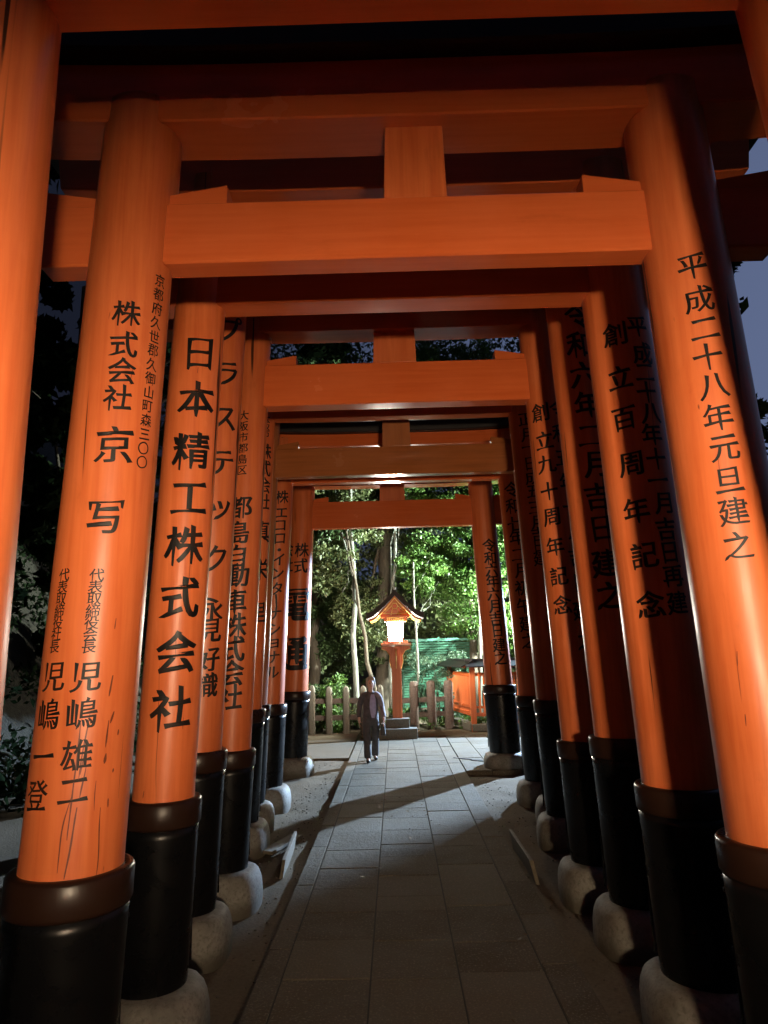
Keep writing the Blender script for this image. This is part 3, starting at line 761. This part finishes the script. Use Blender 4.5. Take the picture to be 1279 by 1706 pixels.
for i, (x, y) in enumerate(((1.32, 14.05), (1.62, 13.72))):
    d = MB().box((0, 0, .004), (.62, .055, .012), .003, Matrix.Rotation(radians(-40), 4, 'Z'))
    tag(d.build('drain_slot', M['darksteel'], None, (x, y, .0)), ['black drain slot in the pale paving, the farther of two', 'black drain slot in the pale paving, the nearer of two'][i], 'drain', 'drain slots in the paving')

# ------------------------------------------------------------------ green ribbed screen behind the lantern
gs = empty('green_screen', (.55, 23.0, 0), 'green ribbed mesh screen standing in front of the trees right of the lantern', 'screen')
M['green'] = simple('green_mesh', (.020, .095, .052), .6, .0, 6, .25)
M['greenedge'] = simple('lit_green_rail', (.06, .20, .14), .5)  # lighter teal paints the lit top edge into the rail colour
gm = MB()
for k in range(26): gm.box((.85, 0, .30+k*.078), (2.3, .05, .062), .012)
gm.build('ribbed_sheet', M['green'], gs)
MB().box((.85, -.02, 2.36), (2.4, .07, .09), .01).build('top_rail', M['greenedge'], gs)
for x in (-.32, .85, 2.02): MB().box((x, .05, 1.2), (.06, .06, 2.5), .005).build('post', M['greenedge'], gs)

# ------------------------------------------------------------------ person
def skin(name, nodes, edges, mat, parent, sub=2, root=0):
    me = bpy.data.meshes.new(name); me.from_pydata([n[0] for n in nodes], edges, [])
    o = bpy.data.objects.new(name, me); C.objects.link(o)
    o.modifiers.new('s', 'SKIN'); 
    for i, n in enumerate(nodes):
        r = n[1]; me.skin_vertices[0].data[i].radius = (r, r) if not isinstance(r, tuple) else r
        me.skin_vertices[0].data[i].use_root = (i == root)
    o.modifiers['s'].use_smooth_shade = True
    sb = o.modifiers.new('d', 'SUBSURF'); sb.levels = sub; sb.render_levels = sub
    bpy.context.view_layer.update()
    m2 = bpy.data.meshes.new_from_object(o.evaluated_get(bpy.context.evaluated_depsgraph_get()))
    bpy.data.objects.remove(o); bpy.data.meshes.remove(me); m2.name = name
    return link(name, m2, mat, parent, smooth=True)
M['skin'] = simple('skin', (.50, .30, .22), .5, 0, 12, .1)
M['hair'] = simple('grey_brown_hair', (.30, .265, .22), .5, 0, 60, .35, 90, .5)
M['jacket'] = simple('dark_jacket', (.075, .066, .074), .8, 0, 14, .4, 40, .4)
M['scarf'] = simple('pale_violet_shirt', (.34, .34, .56), .7, 0, 12, .2)
M['trouser'] = simple('charcoal_trousers', (.06, .058, .062), .8, 0, 12, .4, 35, .4)
M['sleeve'] = simple('lit_jacket_sleeve', (.22, .20, .23), .8, 0, 14, .3, 40, .4)  # lighter copy of the jacket cloth, paints light on the right arm
M['shoe'] = simple('black_shoe', (.012, .011, .011), .4)
M['bag'] = simple('black_bag', (.02, .018, .02), .55, 0, 20, .3)
PE = empty('person', (-.50, 14.1, 0), 'person walking down the path in a dark open jacket and wide trousers, head bowed', 'person', rz=radians(8))
PE.scale = (.93, .93, .93)
B = []; Ed = []
def jn(co_, r, par=None):
    B.append((co_, r)); i = len(B)-1
    if par is not None: Ed.append((par, i))
    return i
pel = jn((0, .01, .90), (.11, .075)); bel = jn((0, .005, 1.03), (.105, .075), pel); ch = jn((0, 0, 1.22), (.13, .085), bel); nk0 = jn((0, -.02, 1.35), (.052, .05), ch)
nk = jn((0, -.045, 1.42), .047, nk0); hd0 = jn((0, -.075, 1.49), (.062, .072), nk); hd1 = jn((0, -.075, 1.56), (.075, .092), hd0); hd2 = jn((0, -.06, 1.63), (.05, .06), hd1)
arms = {}
for s, sw in ((-1, .03), (1, -.10)):
    c0 = jn((s*.15, -.01, 1.29), .045, ch); el = jn((s*.235, .03, 1.07), .042, c0); wr = jn((s*.25, -.09+sw, .86), .028, el)
    pm = jn((s*.25, -.105+sw, .80), (.022, .034), wr); arms[s] = (el, wr, pm)
    for k, (dx, L_) in enumerate(((-.027, .068), (-.009, .078), (.009, .074), (.026, .058))):
        f0 = jn((s*.25+.002*s, -.11+sw+dx, .762), .0085, pm); f1 = jn((s*.25-s*.006, -.115+sw+dx, .762-L_*.55), .0078, f0); jn((s*.25-s*.02, -.12+sw+dx, .762-L_), .006, f1)
    t0 = jn((s*.245-s*.012, -.145+sw, .80), .0095, pm); jn((s*.24-s*.022, -.162+sw, .765), .008, t0)
legs = {}
for s, fy in ((-1, -.20), (1, .17)):
    h0 = jn((s*.085, .01, .82), .068, pel); kn = jn((s*.09, fy*.45-.03, .47), .055, h0); an = jn((s*.09, fy, .085), .035, kn); jn((s*.095, fy-.13, .035), (.035, .025), an); legs[s] = (kn, an, fy)
body = skin('body', B, Ed, M['skin'], PE)
fc = MB()                                                    # face details sit on the head
for s in (-1, 1):
    fc.lathe([(.002, -.008), (.008, -.004), (.008, .004), (.002, .008)], 8, (s*.029, -.158, 1.555))
eyes = fc.build('eyes', M['shoe'], PE)
nose = skin('nose', [((0, -.155, 1.565), .008), ((0, -.172, 1.528), .012), ((0, -.158, 1.518), .010)], [(0, 1), (1, 2)], M['skin'], body, 1)
mo = MB().box((0, -.150, 1.490), (.042, .012, .009), .003).build('mouth', simple('lips', (.35, .13, .11), .5), body)
for s in (-1, 1):
    MB().lathe([(.004, -.028), (.013, -.015), (.016, .005), (.012, .022), (.003, .028)], 10, (s*.078, -.07, 1.545)).build('ear', M['skin'], body)
hn = [((0, -.09, 1.655), (.066, .05)), ((0, -.02, 1.645), (.086, .07)), ((0, .03, 1.56), (.088, .06)), ((0, .02, 1.47), (.080, .05)), ((-.065, -.07, 1.62), .034), ((-.078, -.06, 1.53), .026), ((-.07, -.05, 1.45), .018), ((.065, -.07, 1.62), .034), ((.078, -.06, 1.53), .026), ((.07, -.05, 1.45), .018)]
skin('hair', hn, [(0,1),(1,2),(2,3),(1,4),(4,5),(5,6),(1,7),(7,8),(8,9)], M['hair'], PE, 2, 1)
jk = [((0, .01, .74), (.19, .13)), ((0, .005, .92), (.175, .13)), ((0, .0, 1.08), (.165, .125)), ((0, -.0, 1.24), (.185, .125)), ((0, -.01, 1.35), (.105, .085)), ((0, -.03, 1.41), (.066, .062))]
skin('jacket', jk, [(0,1),(1,2),(2,3),(3,4),(4,5)], M['jacket'], PE, 2, 2)
for s, sw in ((-1, .03), (1, -.10)):
    skin('jacket_sleeve', [((s*.05, -.01, 1.345), .066), ((s*.15, -.008, 1.31), .078), ((s*.195, .0, 1.22), .070), ((s*.238, .03, 1.07), .060), ((s*.25, -.07+sw*.9, .90), .052), ((s*.25, -.085+sw, .865), .050)], [(0,1),(1,2),(2,3),(3,4),(4,5)], M['jacket'] if s < 0 else M['sleeve'], PE, 2)
sh_ = MB()                                                   # shirt front showing in the open jacket
vs = []; rows = [(1.33, .035, -.105), (1.22, .06, -.139), (1.08, .07, -.142), (.95, .055, -.150), (.86, .03, -.150)]
for z, w_, y_ in rows:
    for k in range(7):
        u = (k-3)/3; vs.append((.035+w_*u, y_+.018*u*u, z))
vs2 = [(v[0], v[1]+.03, v[2]) for v in vs]; n0 = len(vs)
fs_ = [(j*7+k, j*7+k+1, (j+1)*7+k+1, (j+1)*7+k) for j in range(4) for k in range(6)]
sh_.add(vs+vs2, fs_+[tuple(i+n0 for i in reversed(f)) for f in fs_], True); sh_.build('shirt', M['scarf'], PE)
skin('trousers', [((0, 0, .93), (.145, .105)), ((0, 0, .83), (.15, .11))]+[(p_, r_) for s in (-1, 1) for p_, r_ in (((s*.09, 0, .74), .10), ((s*.095, legs[s][2]*.45-.03, .47), .078), ((s*.095, legs[s][2]*.97, .16), .082), ((s*.095, legs[s][2], .055), .086))],
     [(0,1),(1,2),(2,3),(3,4),(4,5),(1,6),(6,7),(7,8),(8,9)], M['trouser'], PE, 2)
for s in (-1, 1):
    fy = legs[s][2]
    skin('shoe', [((s*.095, fy+.04, .04), .042), ((s*.097, fy-.05, .038), (.044, .036)), ((s*.10, fy-.16, .03), (.040, .026))], [(0,1),(1,2)], M['shoe'], PE, 2)
bg_ = empty('shoulder_bag', (-.27, 14.12, .0), 'dark bag carried in the hand of the walking person', 'bag')
bb = MB().hexa([(-.05, -.13, .47), (.05, -.13, .47), (.05, .13, .47), (-.05, .13, .47), (-.035, -.11, .68), (.035, -.11, .68), (.035, .11, .68), (-.035, .11, .68)], .02)
bb.build('pouch', M['bag'], bg_)
MB().tube([(0, -.09+(.18)*i/10-.0, .665+.085*sin(pi*i/10)) for i in range(11)], [.009]*11, 8).build('handle', M['bag'], bg_)

# ------------------------------------------------------------------ trees and shrubs
rng = np.random.default_rng(11)
def leaves(name, mat, parent, clusters, size, kind=None, droop=.3):
    """clusters: (centre, radius vector, count, tone) ; every leaf a folded diamond"""
    Vs, Ts = [], []
    for c, rad, n, tone in clusters:
        d = rng.normal(size=(n, 3)); d /= np.linalg.norm(d, axis=1)[:, None]
        p = np.array(c)+d*np.array(rad)*(rng.random((n, 1))**.45)
        ax = rng.normal(size=(n, 3)); ax[:, 2] -= droop; ax /= np.linalg.norm(ax, axis=1)[:, None]
        sd = np.cross(ax, rng.normal(size=(n, 3))); sd /= np.linalg.norm(sd, axis=1)[:, None]
        nn = np.cross(ax, sd); s = size*rng.uniform(.6, 1.35, (n, 1)); w = .24*s
        q = np.stack([p-ax*s*.5, p+sd*w+nn*w*.35, p+ax*s*.5, p-sd*w+nn*w*.35], 1)
        Vs.append(q.reshape(-1, 3)); Ts.append(np.clip(tone+rng.normal(0, .22, n), 0, 1))
    V = np.concatenate(Vs); T = np.concatenate(Ts); n = len(T)
    me = bpy.data.meshes.new(name); me.vertices.add(4*n); me.vertices.foreach_set('co', V.astype(np.float32).ravel())
    me.loops.add(6*n); idx = (np.arange(n)[:, None]*4+np.array([0, 1, 2, 0, 2, 3])).astype(np.int32).ravel(); me.loops.foreach_set('vertex_index', idx)
    me.polygons.add(2*n); me.polygons.foreach_set('loop_start', (np.arange(2*n)*3).astype(np.int32)); me.update(calc_edges=True)
    a = me.attributes.new('tone', 'FLOAT', 'FACE'); a.data.foreach_set('value', np.repeat(T, 2).astype(np.float32))
    o = link(name, me, mat, parent)
    if kind: o['kind'] = kind
    return o
def wander(p0, p1, n, amp):
    p0, p1 = Vector(p0), Vector(p1); out = []
    for i in range(n+1):
        t = i/n; w = amp*sin(pi*min(1, t*1.2))
        out.append(p0.lerp(p1, t)+Vector((random.uniform(-w, w), random.uniform(-w, w), 0)))
    return out
def tree(name, base, top, r0, bark, leafm, label, cat, crowns, nleaf, size, limbs=7, amp=.10, r1=.35, tone=.5, group='trees behind the fence'):
    """trunk with limbs; crowns: list of (x,y,z,rx,ry,rz) in world; clumps scattered through each"""
    T = empty(name, base, label, cat, group); b = Vector(base); m = MB()
    pts_ = wander((0, 0, -.3), Vector(top)-b, 9, amp); m.tube(pts_, [r0*(1-(1-r1)*i/9)*(1.25 if i == 0 else 1) for i in range(10)], 14)
    ends = []
    for k in range(limbs):
        t = random.uniform(.45, .98); i = min(8, int(t*9)); s = pts_[i].lerp(pts_[i+1], t*9-i)
        c = random.choice(crowns); e = Vector((c[0]+random.uniform(-.7, .7)*c[3], c[1]+random.uniform(-.7, .7)*c[4], c[2]+random.uniform(-.4, .7)*c[5]))-b
        lp = wander(s, e, 6, .12); m.tube(lp, [r0*.32*(1-.85*j/6) for j in range(7)], 7); ends.append(e)
    m.build('trunk', bark, T)
    cl = []; vol = sum(c[3]*c[4]*c[5] for c in crowns)
    for c in crowns:
        k = max(5, int(nleaf*c[3]*c[4]*c[5]/vol/130))
        for _ in range(k):
            d = np.random.default_rng(random.randrange(10**9)).normal(size=3); d /= np.linalg.norm(d); u = random.random()**.5
            cc = (c[0]+d[0]*u*c[3]-b.x, c[1]+d[1]*u*c[4]-b.y, max(.25, c[2]+d[2]*u*c[5])-b.z); rr = random.uniform(.18, .5)
            cl.append((cc, (rr, rr, rr*.6), int(130*random.uniform(.6, 1.4)), tone+random.uniform(-.28, .28)))
    leaves('crown', leafm, T, cl, size)
    return T
def shrub(base, r, n, leafm, label, size=.085, tone=.5, group='shrubs behind the fence'):
    Tn = empty('shrub', base, label, 'shrub', group); m = MB(); cl = []
    for k in range(7):
        a = random.uniform(0, 2*pi); e = (r[0]*.8*cos(a)*random.random(), r[1]*.8*sin(a)*random.random(), r[2]*random.uniform(.8, 1.7))
        m.tube(wander((0, 0, -.2), e, 4, .06), [.018, .015, .012, .009, .005], 6)
    m.build('stems', M['barkB'], Tn)
    for _ in range(max(4, n//90)):
        a = random.uniform(0, 2*pi); u = random.random()**.5; rr = random.uniform(.12, .3)
        cl.append(((r[0]*u*cos(a), r[1]*u*sin(a), r[2]*random.uniform(.15, 1.9)), (rr, rr, rr*.7), 90, tone+random.uniform(-.25, .25)))
    leaves('foliage', leafm, Tn, cl, size); return Tn
gzf = lambda x, y: max(gz(x, y), hz(x, y))-.02
def at_g(x, y): return (x, y, gzf(x, y))
tree('pale_trunk_tree', at_g(-1.12, 20.6), (-1.24, 20.7, 8.2), .095, M['barkP'], M['leafO'], 'slim pale trunked tree left of the lantern with olive leaves', 'tree',
     [(-1.5, 21.0, 6.6, 1.3, 1.0, 1.8), (-2.2, 20.8, 4.6, 1.0, .8, 1.0), (-1.3, 21.3, 3.0, .8, .5, 1.2)], 15000, .13, 8, .05, .5)
tree('leaning_tree', at_g(-.42, 20.3), (-1.42, 20.5, 6.0), .075, M['barkB'], M['leafD'], 'thin brown tree leaning left across the pale trunk', 'tree', [(-1.9, 20.9, 5.6, .9, .8, 1.2)], 4500, .13, 6, .06, .4)
tree('broad_tree', at_g(-.45, 22.3), (-.15, 22.6, 8.8), .27, M['barkB'], M['leafO'], 'drab olive tree directly behind the lantern, its dark trunk half hidden by leaves', 'tree',
     [(-.45, 21.8, 2.7, 1.0, .6, 1.7), (-.5, 22.8, 6.5, 1.7, 1.2, 1.8), (-.9, 23.4, 6.6, 1.0, .6, 1.6), (-.1, 23.0, 9.6, 2.2, 1.5, 2.2)], 52000, .10, 10, .08, .5, .45)
tree('pale_trunk_tree', at_g(-.20, 20.6), (.2, 21.6, 8.5), .07, M['barkP'], M['leafG'], 'slim pale trunk rising just left of the lantern post, forked above its roof', 'tree', [(.6, 21.8, 7.6, 1.0, .8, 1.3)], 5000, .12, 7, .07, .5)
tree('sapling', at_g(.56, 20.4), (.60, 20.7, 4.6), .045, M['barkP'], M['leafG'], 'crooked thin sapling right of the lantern post', 'tree', [(.9, 21.2, 4.3, .9, .6, .9)], 3600, .11, 7, .07, .5, .7)
tree('broadleaf_tree', at_g(2.5, 22.6), (2.3, 23.0, 8.2), .15, M['barkB'], M['leafG'], 'big fresh green tree filling the right of the farthest gate', 'tree',
     [(1.9, 22.0, 5.0, 1.6, 1.0, 1.7), (1.5, 22.3, 7.6, 1.7, 1.2, 1.8), (3.4, 21.8, 6.2, 1.5, 1.2, 2.0), (2.6, 21.6, 3.2, 1.3, .8, 1.0), (2.2, 22.4, 10.6, 2.2, 1.5, 1.8)], 105000, .092, 16, .12, .45, .58)
tree('broadleaf_tree', at_g(4.6, 21.6), (4.2, 21.8, 8.0), .15, M['barkB'], M['leafG'], 'fresh green tree beside the flood lamp at the far right', 'tree', [(4.4, 22.2, 6.0, 1.4, 1.4, 2.6), (4.6, 22.6, 2.8, 1.4, 1.0, 1.5)], 16000, .13, 10, .12)
tree('pale_trunk_tree', at_g(2.35, 21.0), (2.62, 21.3, 4.2), .075, M['barkP'], M['leafG'], 'short pale trunk leaning right above the picket enclosure', 'tree', [(2.6, 21.4, 4.2, .8, .6, .7)], 2600, .12, 6, .05)
tree('dark_tree', at_g(-2.6, 22.4), (-2.5, 22.8, 8.4), .2, M['barkB'], M['leafD'], 'deep green tree at the left edge of the farthest gate', 'tree',
     [(-2.6, 22.2, 4.4, 1.2, 1.0, 1.9), (-2.9, 22.6, 7.4, 1.5, 1.2, 1.7), (-1.6, 22.6, 3.0, 1.0, .7, 1.7), (-2.2, 22.6, 10.4, 1.9, 1.3, 1.8)], 56000, .105, 12, .12, .5, .45)
tree('dark_tree', at_g(-4.6, 21.8), (-4.5, 22.0, 8.6), .22, M['barkB'], M['leafD'], 'deep green tree hidden behind the left pillars of the last gates', 'tree', [(-4.6, 22.0, 5.6, 1.6, 1.5, 2.6), (-4.2, 21.6, 2.4, 1.5, 1.0, 1.2)], 15000, .14, 10)
shrub(at_g(-2.1, 20.0), (.75, .45, .75), 3600, M['leafD'], 'dark shrub behind the stone posts, left of the pale trunk', tone=.35)
shrub(at_g(-1.75, 19.75), (.35, .3, .75), 1500, M['leafG'], 'bright feathery shrub behind the stone posts', .11, tone=.55)
shrub(at_g(-.85, 20.2), (.5, .4, .5), 1500, M['leafO'], 'olive shrub behind the walking person', tone=.5)
shrub(at_g(1.25, 20.9), (.75, .5, 1.05), 5200, M['leafB'], 'blue green shrub covering the lower right of the green screen', .075, tone=.55)
shrub(at_g(.25, 20.3), (.35, .3, .3), 900, M['leafG'], 'low green shrub just behind the lantern base', tone=.5)
shrub(at_g(-3.2, 20.0), (.8, .45, .8), 2600, M['leafD'], 'dark shrub behind the stone posts, behind the last left pillar', tone=.35)
# ground plants under the fence and the far wood read as one mass each
under = [((random.uniform(-4.5, 4.5), random.uniform(19.4, 21.5), .12), (.2, .2, .12), 26, random.uniform(.3, .8)) for _ in range(120)]
tag(leaves('ground_cover', M['leafG'], None, under, .09), kind='stuff')
wood = [((random.uniform(-9, 10), random.uniform(25, 29), random.uniform(1, 14.5)), (.9, .8, .7), 80, random.uniform(.2, .9)) for _ in range(950)]
tag(leaves('far_wood', M['leafO'], None, wood, .22), kind='stuff')
M['pebble'] = simple('earthy_pebble', (.10, .08, .055), .85, 0, 40, .5)
pb = MB(); _ico = bmesh.new(); bmesh.ops.create_icosphere(_ico, subdivisions=1, radius=1); _iv = [v.co.copy() for v in _ico.verts]; _ico.verts.index_update(); _if = [[v.index for v in f.verts] for f in _ico.faces]
for _ in range(700):
    y = random.uniform(2.5, 14.5)
    x = random.choice((-1, 1))*random.uniform(.98, 1.5) + (.2 if False else 0)
    if x > 0: x += .20
    k = random.uniform(.003, .011); R = Matrix.Rotation(random.uniform(0, 6), 3, 'Z')
    zz = gz(x, y)+.004
    pb.add([(R @ Vector((v.x*k*1.4, v.y*k, v.z*k*.7)))+Vector((x, y, zz)) for v in _iv], _if, True)
tag(pb.build('gravel', M['pebble']), kind='stuff')
lit = [((random.uniform(-1.5, 1.7), random.uniform(3, 14), 0), (.25, .5, .004), 3, random.random()) for _ in range(46)]
M['deadleaf'] = leafmat('dead_leaf', (.05, .03, .012), (.17, .10, .04))
fl_ = leaves('fallen_leaves', M['deadleaf'], None, lit, .05, 'stuff', 0)
for i in range(0, len(fl_.data.vertices), 4):                # lay each leaf on what is under it
    q4 = [fl_.data.vertices[i+k] for k in range(4)]; cx_ = sum(v.co.x for v in q4)/4; cy_ = sum(v.co.y for v in q4)/4
    base_ = .007 if -.95 < cx_ < 1.16 else gz(cx_, cy_)+.012
    for v in q4: v.co.z = base_+max(-.004, min(.012, (v.co.z)*.2))
ug = []
for _ in range(620):
    x, y = -random.uniform(5.0, 13), random.uniform(-1, 22); ug.append(((x, y, gzf(x, y)+random.uniform(.1, .7)), (.4, .4, .35), 34, random.uniform(0, .5)))
tag(leaves('undergrowth', M['leafK'], None, ug, .17), kind='stuff')
# dark trees either side of the gates
side = [(-5.2, 3.2, 'left', 9.5), (-6.2, 7.5, 'l', 10.5), (-5.6, 12.2, 'l', 10.5), (-7.5, 16.5, 'l', 10.5), (-9.5, 1.0, 'l', 10.5), (-10.5, 10.5, 'l', 12),
        (7.4, 10.8, 'r', 5.6), (6.6, 14.2, 'r', 6.2), (10.0, 5.5, 'r', 4.0), (11.5, 16.5, 'r', 6.5), (8.5, 1.5, 'r', 4.4), (4.5, 12.3, 'r', 10.5)]
lab = ['tall dark tree outside the left pillars, nearest of its row', 'tall dark tree outside the left pillars, second of its row', 'tall dark tree outside the left pillars, abreast of the brown gate',
       'dark tree beyond the left pillars near the stone fence', 'dark tree far left of the nearest gate', 'dark tree far left of the middle gates',
       'low dark tree right of the gates, abreast of the brown gate', 'low dark tree right of the farthest gate', 'low dark tree far right under the open sky', 'low dark tree far right behind the flood lamp', 'low dark tree right of the nearest gate', 'tall dark tree close outside the last right pillars']
for (x, y, s_, h_), lb in zip(side, lab):
    w_ = random.uniform(1.7, 2.3)
    tree('dark_tree', at_g(x, y), (x+random.uniform(-.3, .3), y, max(h_*.85, gzf(x, y)+4)), .2, M['barkB'], M['leafK'], lb, 'tree',
         [(x, y, h_*.68, w_, w_, h_*.3), (x+.5, y-.6, h_*.4, w_*.9, w_*.9, h_*.22)]+([(x*.55, y+1, h_*.92, 3.0, 2.4, 1.0)] if s_ != 'r' and x > -8 else []), 15000, .24, 9, .12, .4, .3, 'dark trees beside the gates')  # third crown is added canopy over the gates, cuts sky light
